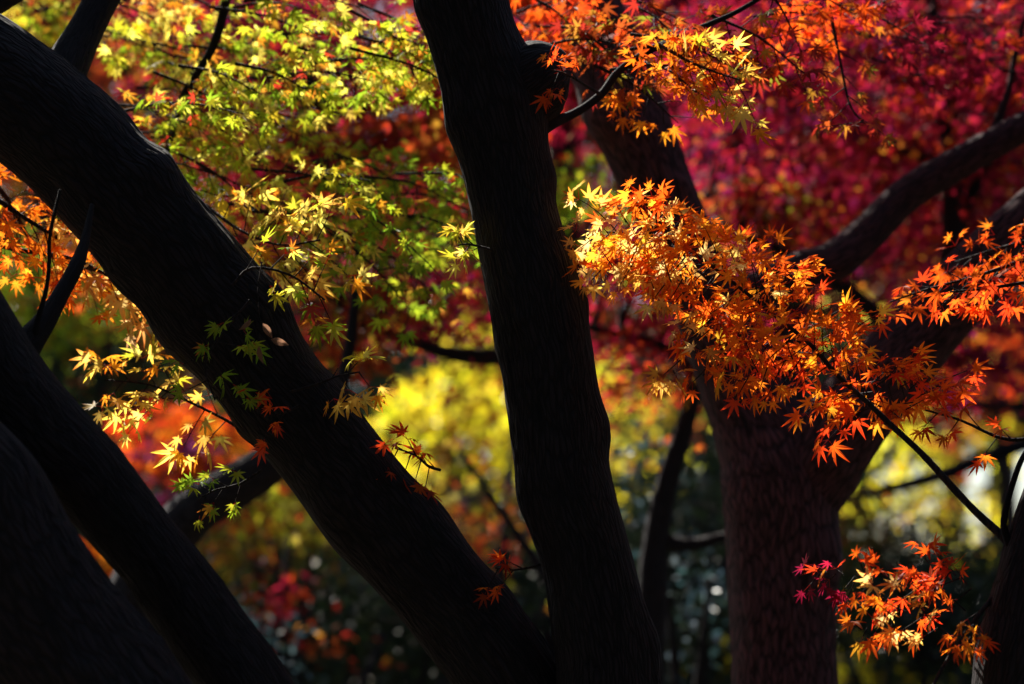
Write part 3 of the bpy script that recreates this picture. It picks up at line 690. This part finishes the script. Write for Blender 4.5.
# ================================================================== trees behind
def back_tree(label, base_px, d, top_rows, trunk_w, regions, seed, mat=LEAF, bark=None, tpl='STAR5', leaf=.05, per=60, disc=.28, thick=.05, cat='tree', name='maple_tree', group=None, limbs=(), **kw):
    """trunk from the ground up through top_rows (px, py, width_px), limbs, crown of clumps"""
    bark = bark or BARK_FAR
    b = at(base_px, 600, d); b[2] = 0
    t = thing(name, label, cat, b, group)
    rows = [[b[0], d, -.05, trunk_w * .85], [b[0], d, .35, trunk_w * .6]] + [list(r) for r in pxpath(top_rows, d)]
    wood('trunk', np.array(rows), bark, t, seg=28, step=.06, furrow=.04, lump=.06, seed=seed)
    LB = [smooth(np.array(rows), .1)[4:, :3]]
    for i, l in enumerate(limbs):
        lp = pxpath(l, d)
        wood('limb', lp, bark, t, seg=20, step=.05, furrow=.03, lump=.08, seed=seed * 7 + i)
        LB.append(smooth(lp, .1)[:, :3])
    crown(t, regions, seed, mat=mat, tpl=tpl, leaf=leaf, per=per, disc=disc, thick=thick, limbs=np.vstack(LB), **kw)
    return t

# red maple filling the upper right
back_tree('deep red maple crown filling the upper right behind the forked maple', 785, 9.6,
    [(786, 560, 46), (795, 470, 42), (850, 410, 38), (910, 345, 34), (950, 270, 26), (950, 150, 20), (930, 0, 16), (930, -150, 12)], .14,
    [(770, 60, 110, 90, 9.5, 1.4, 34, 'crimson'), (900, 70, 150, 100, 10.2, 1.8, 46, 'red'), (760, 180, 90, 70, 9.9, 1.4, 26, 'crimson'), (900, 180, 140, 70, 10.1, 1.6, 34, 'red'), (990, 130, 70, 120, 9.8, 1.2, 28, 'red'), (760, -120, 200, 110, 12, 1.6, 84, 'crimson'), (960, -110, 140, 110, 12, 1.6, 60, 'red'),  # clumps above the frame are added to shade this crown
     (970, 350, 80, 50, 9.8, .8, 8, 'crimson'), (760, 215, 60, 30, 9.8, .6, 8, 'rust')], 101, leaf=.044, per=70, disc=.34, thick=.06, tpl='STAR7S',
    limbs=[[(905, 350, 20), (860, 300, 15), (780, 250, 10), (700, 220, 7)], [(950, 170, 16), (890, 140, 15), (815, 115, 16), (760, 92, 12), (710, 84, 10), (660, 84, 8), (600, 70, 5)], [(955, 240, 14), (990, 150, 11), (1030, 60, 8)]])
back_tree('maple with purple haze put into its leaf colour behind the red crown', 760, 15,
    [(776, 560, 30), (762, 430, 24), (735, 330, 20), (690, 230, 17), (650, 130, 12), (640, -60, 8)], .16,
    [(720, 190, 110, 90, 15, 1.6, 20, 'pink'), (860, 120, 170, 110, 16, 1.6, 44, 'pink'), (760, 20, 150, 70, 15.5, 1.5, 30, 'crimson'), (970, 250, 100, 90, 16, 1.4, 24, 'crimson'), (760, -110, 280, 100, 16.5, 1.5, 150, 'crimson')], 102, leaf=.06, per=60, disc=.5)  # topmost clumps, out of frame, added for shade
back_tree('dark red maple low between the two central trunks', 640, 9.2,
    [(652, 620, 30), (656, 540, 25), (668, 480, 22), (690, 410, 18), (700, 350, 14)], .1,
    [(650, 310, 80, 40, 9.2, .6, 12, 'red'), (640, 250, 60, 50, 9.5, .6, 10, 'crimson'), (640, 370, 60, 30, 9.3, .5, 8, 'rust'), (610, 200, 60, 40, 9.6, .5, 7, 'green')], 103, leaf=.042, per=50, disc=.3, tpl='STAR7S',
    limbs=[[(696, 372, 13), (660, 345, 11), (620, 335, 9), (570, 322, 6)], [(658, 540, 18), (690, 545, 14), (730, 535, 9)]])
back_tree('maroon maple behind the yellow-green leaves left of the middle trunk', 606, 9.0,
    [(606, 640, 40), (580, 520, 36), (556, 420, 34), (538, 330, 32), (515, 230, 28), (498, 130, 22), (470, 0, 16), (455, -120, 10)], .13,
    [(350, 100, 130, 90, 9.0, .8, 26, 'red'), (420, 110, 60, 60, 8.6, .5, 10, 'rust'), (250, 60, 120, 80, 9.6, .8, 18, 'crimson'), (430, 290, 70, 40, 9.2, .6, 10, 'crimson'), (340, 320, 80, 45, 9, .7, 12, 'rust'), (120, 240, 90, 50, 9, .6, 8, 'rust'), (300, 180, 120, 60, 9.8, .8, 20, 'red'), (200, -100, 240, 90, 10.5, 1.2, 90, 'red'), (430, -80, 80, 80, 10, 1, 26, 'crimson')], 104, leaf=.042, per=60, disc=.34, tpl='STAR7S',  # highest clumps lie out of frame, added to darken the leaves below
    limbs=[[(542, 350, 24), (500, 356, 17), (455, 354, 14), (420, 344, 10), (380, 330, 6)], [(505, 165, 14), (460, 118, 11), (410, 126, 9), (330, 150, 5)], [(496, 110, 12), (430, 90, 10), (390, 105, 8), (340, 118, 5)]])
back_tree('small flame red maple glowing below the leaning trunk', 180, 13,
    [(182, 600, 22), (185, 520, 18), (188, 460, 12)], .07,
    [(185, 440, 60, 34, 13, .6, 14, 'ember'), (165, 470, 50, 30, 13, .5, 9, 'pink'), (225, 430, 40, 30, 13.2, .4, 6, 'orange'), (85, 545, 40, 30, 13, .4, 6, 'orange')], 105, leaf=.075, per=22, disc=.4)
t = back_tree('slate dark maple with one thick limb slanting behind the leaning trunk', 120, 8.0,
    [(115, 700, 60), (135, 590, 54), (190, 516, 49), (250, 478, 44), (300, 440, 34), (335, 400, 18), (352, 330, 11), (360, 220, 8)], .16,
    [(420, 150, 60, 60, 8, .4, 5, 'rust'), (440, 60, 60, 50, 8, .5, 5, 'red')], 106, leaf=.042, per=40, tpl='STAR7S')
# yellow trees, far off
back_tree('bright yellow ginkgo glowing between the leaning and upright trunks', 440, 27,
    [(442, 620, 30), (445, 500, 26), (450, 400, 18), (455, 300, 8)], .28,
    [(458, 410, 56, 42, 27, 1.2, 36, 'yellow'), (440, 440, 90, 50, 25.5, .8, 6, 'olive'), (415, 445, 50, 30, 27, 1, 8, 'yellow'), (478, 325, 36, 36, 26, 1, 13, 'yellow'), (395, 290, 24, 35, 27, 1, 5, 'yellow'), (490, 480, 40, 30, 27, 1, 5, 'yellow')], 110, tpl='FAN', leaf=.11, per=15, disc=.55, thick=.25, name='ginkgo_tree', group='yellow ginkgos far behind the maples')
back_tree('slim yellow ginkgo right of the upright trunk', 640, 29,
    [(640, 640, 26), (640, 520, 20), (638, 420, 10)], .26,
    [(625, 420, 34, 50, 29, 1, 6, 'yellow'), (640, 430, 60, 60, 27.5, 1, 12, 'olive'), (650, 470, 34, 40, 29, 1, 5, 'yellow'), (600, 370, 26, 30, 29, 1, 6, 'yellow')], 111, tpl='FAN', leaf=.10, per=15, disc=.6, thick=.25, name='ginkgo_tree', group='yellow ginkgos far behind the maples')
back_tree('yellow ginkgo with bright sky in its gaps at right', 950, 28,
    [(950, 640, 28), (952, 520, 22), (955, 420, 12)], .28,
    [(970, 440, 80, 40, 28, 1.2, 8, 'yellow'), (890, 470, 50, 50, 28, 1, 9, 'yellow'), (990, 520, 60, 40, 28, 1, 6, 'yellow'), (930, 505, 60, 34, 27, 1, 9, 'yellow'), (925, 500, 60, 40, 26, 1, 9, 'olive'), (960, 425, 60, 24, 26, 1, 6, 'rust'), (860, 290, 40, 30, 28, 1, 6, 'yellow')], 112, tpl='FAN', leaf=.10, per=15, disc=.6, thick=.25, name='ginkgo_tree', group='yellow ginkgos far behind the maples')

back_tree('dark tree outside the right edge with level limbs across the bright gaps', 1120, 16,
    [(1115, 560, 50), (1105, 450, 44), (1110, 300, 34), (1120, 100, 20)], .2,
    [(1060, 330, 70, 60, 16, .8, 12, 'crimson'), (1080, 180, 60, 70, 16, .8, 14, 'crimson')], 115, leaf=.06, per=50, disc=.4,
    limbs=[[(1105, 430, 22), (1040, 440, 17), (1000, 452, 15), (930, 478, 13), (840, 500, 8), (790, 505, 5)], [(1105, 390, 14), (1030, 404, 10), (960, 408, 7), (900, 404, 4)]])
back_tree('rosy maple far behind the thick right limb', 1010, 27,
    [(1010, 600, 26), (1005, 480, 20), (990, 380, 12)], .2,
    [(985, 352, 60, 44, 27, 1, 22, 'ember'), (960, 340, 50, 36, 27, 1, 10, 'gold'), (900, 285, 40, 26, 27, 1, 6, 'gold')], 117, leaf=.085, per=30, disc=.55)
# evergreens and shrubs that close off the view
def shrub(label, px, d, regions, seed, pal_mat=EVERGREEN, tpl='OVATE_S', leaf=.06, per=70, disc=.4, thick=.16, group='evergreen shrubs in the shade', name='evergreen_shrub', cat='shrub'):
    b = at(px, 650, d); b[2] = 0
    t = thing(name, label, cat, b, group)
    rng = np.random.default_rng(seed)
    tb_ = []
    for i in range(4):
        top = at(*regions[i % len(regions)][:2], d) + rng.normal(0, .3, 3)
        top[2] = max(top[2], .8)
        rows = np.array([[b[0] + rng.normal(0, .08), d + rng.normal(0, .08), -.05, .05], [*(b * .5 + top * .5 + rng.normal(0, .12, 3)), .035], [*top, .012]])
        wood('stem', rows, BARK_FAR, t, seg=10, step=.1, furrow=0, lump=.08, seed=seed + i)
        tb_.append(smooth(rows, .15)[:, :3])
    crown(t, regions, seed, name='foliage', mat=pal_mat, tpl=tpl, leaf=leaf, per=per, disc=disc, thick=thick, limbs=np.vstack(tb_), jit=.9, face=(-.1, .2, .8), twigs=False)
G = 24
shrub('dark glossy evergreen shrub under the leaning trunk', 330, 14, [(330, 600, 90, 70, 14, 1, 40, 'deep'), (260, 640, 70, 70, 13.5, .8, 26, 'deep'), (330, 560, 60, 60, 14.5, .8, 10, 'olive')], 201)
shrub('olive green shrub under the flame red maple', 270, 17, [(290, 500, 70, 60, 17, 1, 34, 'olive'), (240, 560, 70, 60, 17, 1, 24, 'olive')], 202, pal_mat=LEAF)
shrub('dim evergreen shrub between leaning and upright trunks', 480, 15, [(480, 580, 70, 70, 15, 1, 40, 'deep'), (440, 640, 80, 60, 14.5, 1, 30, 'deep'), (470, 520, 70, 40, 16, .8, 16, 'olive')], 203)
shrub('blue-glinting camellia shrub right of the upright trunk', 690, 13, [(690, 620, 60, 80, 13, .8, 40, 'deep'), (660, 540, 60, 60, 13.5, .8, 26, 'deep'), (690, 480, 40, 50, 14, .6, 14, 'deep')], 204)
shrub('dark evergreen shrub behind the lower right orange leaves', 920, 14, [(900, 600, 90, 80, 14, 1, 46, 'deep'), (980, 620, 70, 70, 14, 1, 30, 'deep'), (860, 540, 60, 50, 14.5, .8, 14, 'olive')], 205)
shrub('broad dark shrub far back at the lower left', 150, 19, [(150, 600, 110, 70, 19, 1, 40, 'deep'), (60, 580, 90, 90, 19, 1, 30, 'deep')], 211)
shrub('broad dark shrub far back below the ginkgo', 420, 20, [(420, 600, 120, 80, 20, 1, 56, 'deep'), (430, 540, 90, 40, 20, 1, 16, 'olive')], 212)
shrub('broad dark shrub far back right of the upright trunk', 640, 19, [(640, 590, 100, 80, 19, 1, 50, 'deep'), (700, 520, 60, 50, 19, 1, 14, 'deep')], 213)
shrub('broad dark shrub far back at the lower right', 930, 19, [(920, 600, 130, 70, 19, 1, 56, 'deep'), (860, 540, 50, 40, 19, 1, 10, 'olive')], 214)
PAL['sky_glint'] = [(3, (.05, .10, .11), (.06, .12, .14)), (2, (.03, .06, .06), (.03, .06, .06)), (1, (.16, .24, .28), (.18, .26, .30))]  # blue of reflected sky put into the leaf colour
shrub('low shrub with pale sky glints coloured into its leaves at the foot of the upright trunk', 690, 11, [(685, 600, 30, 80, 11, .4, 5, 'sky_glint'), (640, 500, 20, 60, 11, .4, 2, 'sky_glint')], 220, leaf=.05, per=34, disc=.25, group=None, name='sky_glint_shrub')
shrub('small shrub under the leaning trunk, sky glints put into its leaf colour', 250, 11, [(240, 640, 40, 40, 11, .4, 7, 'sky_glint')], 221, leaf=.05, per=34, disc=.25, group=None, name='sky_glint_shrub')
shrub('small red leaved bush low under the leaning trunk', 285, 12, [(285, 600, 22, 16, 12, .4, 3, 'red'), (310, 640, 30, 20, 12, .4, 3, 'rust')], 222, pal_mat=LEAF, tpl='STAR5', leaf=.05, per=22, disc=.25, group=None, name='red_bush')
shrub('loose yellow green bush between leaning trunk and slanting limb', 290, 13, [(285, 500, 44, 40, 13, .5, 9, 'lime'), (250, 560, 40, 60, 13, .5, 6, 'rust')], 223, pal_mat=LEAF, tpl='STAR5', leaf=.05, per=26, disc=.35, group=None, name='green_bush')
shrub('loose amber bush between the leaning and upright trunks', 490, 13, [(480, 520, 44, 50, 13, .5, 9, 'rust'), (440, 500, 30, 30, 13, .5, 4, 'gold')], 224, pal_mat=LEAF, tpl='STAR5', leaf=.05, per=26, disc=.35, group=None, name='amber_bush')
shrub('pale yellow shrub glowing at the foot of the forked maple', 870, 20, [(865, 650, 50, 45, 20, 1, 16, 'yellow'), (720, 640, 30, 50, 20, 1, 9, 'yellow')], 206, pal_mat=LEAF, tpl='FAN', leaf=.06, group=None, name='yellow_shrub')
shrub('bright green bush at the left edge', 20, 15, [(25, 280, 40, 50, 15, .8, 14, 'green'), (60, 330, 50, 50, 15, .8, 12, 'green'), (130, 380, 60, 60, 15.5, .8, 20, 'deep')], 207, pal_mat=LEAF, tpl='OVATE_S', leaf=.07, group=None, name='green_bush')

def conifer(label, px, d, regions, seed, w_=.3):
    back_tree(label, px, d, [(px, 560, 30), (px + 5, 350, 22), (px, 120, 14), (px, -100, 8)], w_, regions, seed, mat=EVERGREEN, tpl='OVATE_S', leaf=.20, per=90, disc=1.5, thick=.6, name='evergreen_tree', cat='tree', group='dark evergreen trees closing the view', twigs=False, jit=.9, face=(0, .3, .8))
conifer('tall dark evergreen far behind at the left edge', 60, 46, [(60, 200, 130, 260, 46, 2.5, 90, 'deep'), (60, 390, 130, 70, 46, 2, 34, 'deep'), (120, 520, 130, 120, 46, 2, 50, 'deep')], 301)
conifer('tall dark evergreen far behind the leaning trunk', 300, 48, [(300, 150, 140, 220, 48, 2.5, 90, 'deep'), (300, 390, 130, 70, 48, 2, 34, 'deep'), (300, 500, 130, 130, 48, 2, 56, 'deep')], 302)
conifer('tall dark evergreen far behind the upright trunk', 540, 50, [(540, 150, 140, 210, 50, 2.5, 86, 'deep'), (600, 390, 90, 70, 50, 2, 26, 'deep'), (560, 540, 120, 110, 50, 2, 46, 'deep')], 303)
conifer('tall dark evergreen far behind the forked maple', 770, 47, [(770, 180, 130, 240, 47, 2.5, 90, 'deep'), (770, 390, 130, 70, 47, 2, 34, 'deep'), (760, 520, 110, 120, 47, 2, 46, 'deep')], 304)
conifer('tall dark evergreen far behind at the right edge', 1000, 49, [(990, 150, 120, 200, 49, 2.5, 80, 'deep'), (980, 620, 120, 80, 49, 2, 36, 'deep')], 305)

def wood_tree(label, x, y, top, regions, seed, group, mat=EVERGREEN, tpl='OVATE_S', leaf=.16, per=90, disc=.9, thick=.3, name='evergreen_tree', w_=.3):
    t = thing(name, label, 'tree', (x, y, 0), group)
    rows = np.array([[x, y, -.05, w_ * .8], [x, y, .5, w_ * .55], [x + .1, y, top * .5, w_ * .4], [x, y + .1, top, .04]])
    wood('trunk', rows, BARK_FAR, t, seg=24, step=.15, furrow=.04, lump=.05, seed=seed)
    crown(t, regions, seed, mat=mat, tpl=tpl, leaf=leaf, per=per, disc=disc, thick=thick, limbs=smooth(rows, .3)[int(.2 * top):, :3], twigs=False, jit=.7, face=(0, .3, .8))
SH = 'tall trees added to shade the shrubs behind the maples'  # trees added to keep the sun off the shrubs
wood_tree('tall rusty tree added to shade the shrubs on the left, behind the lime canopy', -3.6, 18, 9, [((-3.4, 18.5, 6.4), (2.6, 2.2, 3.0), 120, 'rust')], 401, SH, mat=LEAF, tpl='STAR5', leaf=.085, name='maple_tree')
wood_tree('tall dark red tree rising behind the upright trunk', .3, 19, 10, [((.2, 19, 6.6), (2.4, 2.2, 3.0), 120, 'red')], 402, SH, mat=LEAF, tpl='STAR5', leaf=.085, name='maple_tree')
wood_tree('tall crimson tree rising behind the forked maple', 2.0, 19, 10, [((3.2, 19, 6.8), (2.4, 2.2, 3.0), 120, 'crimson')], 403, SH, mat=LEAF, tpl='STAR5', leaf=.085, name='maple_tree')
SR = 'second row of tall evergreens added to shade the far shrubs'  # row added to shade the farthest shrubs and darken the upper backdrop
for i, (nm_, x, y) in enumerate([('left of the leaning trunk', -7.6, 25), ('over the leaning trunk', -4.2, 26), ('over the middle trunk', .55, 25), ('over the forked maple', 3.0, 26), ('at the right of the frame', 6.6, 25)]):
    wood_tree('tall dark evergreen of the second row, ' + nm_, x, y, 13, [((x, y, 9.2), (2.3, 2.0, 4.0), 130, 'deep'), ((x, y, 6.0), (1.9, 1.6, 1.2), 26, 'olive')], 440 + i, SR, leaf=.15, per=90, disc=.9, thick=.4)
rngt = np.random.default_rng(66)
lv = Leaves()
n_ = 46000
X_ = rngt.uniform(-24, 24, n_); Y_ = 62 + rngt.uniform(-2.5, 2.5, n_); H_ = 11 + 4 * noise3(np.c_[X_ * .3, Y_ * 0, Y_ * 0 + 5])
Z_ = .2 + rngt.random(n_) * H_
dens = noise3(np.c_[X_ * .5, Z_ * .5, Y_ * 0 + 3]) + .5 * noise3(np.c_[X_ * 1.3, Z_ * 1.3, Y_ * 0 + 8])
gap = np.exp(-((X_ - 10.5) / 3.2) ** 2 - ((Z_ - 5.2) / 2.6) ** 2)
gap = np.maximum(gap, 1.3 * np.exp(-((X_ + 1.5) / 1.0) ** 2 - ((Z_ - 7.4) / 1.1) ** 2))
keep = dens > -.75 + 1.15 * gap
P_t = np.c_[X_, Y_, Z_][keep]; k_ = len(P_t)
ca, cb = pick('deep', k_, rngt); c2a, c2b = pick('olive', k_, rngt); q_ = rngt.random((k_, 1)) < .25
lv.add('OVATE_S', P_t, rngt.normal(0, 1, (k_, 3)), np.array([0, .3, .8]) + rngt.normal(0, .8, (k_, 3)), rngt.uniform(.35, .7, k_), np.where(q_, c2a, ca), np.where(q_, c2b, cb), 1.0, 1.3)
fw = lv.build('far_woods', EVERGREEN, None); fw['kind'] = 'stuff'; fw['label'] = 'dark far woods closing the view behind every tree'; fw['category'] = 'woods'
BW = 'unseen woods added behind and beside the viewer to block sky light'  # unseen trees added to keep sky light off the trunk fronts
for i, (x, y, rx, ry, z, rz) in enumerate([(-5, -5, 4, 4.5, 7, 3.5), (4.5, -4, 4, 4.5, 7.5, 3.5), (0, -11, 5, 3, 5, 4.5), (-9, 3, 3, 5, 5.5, 4.5), (9, 4, 3, 5, 5.5, 4.5), (-9, -10, 4, 4, 5, 4.5), (9, -11, 4, 4, 5, 4.5), (-10, 13, 3, 5, 5, 4.5), (10, 14, 3, 5, 5, 4.5), (0, .5, 3.2, 3, 8.5, 1.8)]):
    wood_tree('unseen evergreen added to block sky light around the viewer', x, y if i < 9 else -1.8, z + rz * .7, [((x, y, z), (rx, ry, rz), 190, 'deep')], 420 + i, BW, leaf=.24, per=80, disc=1.5, thick=.6)

for o in bpy.data.objects:
    if '_loc' in o: del o['_loc']
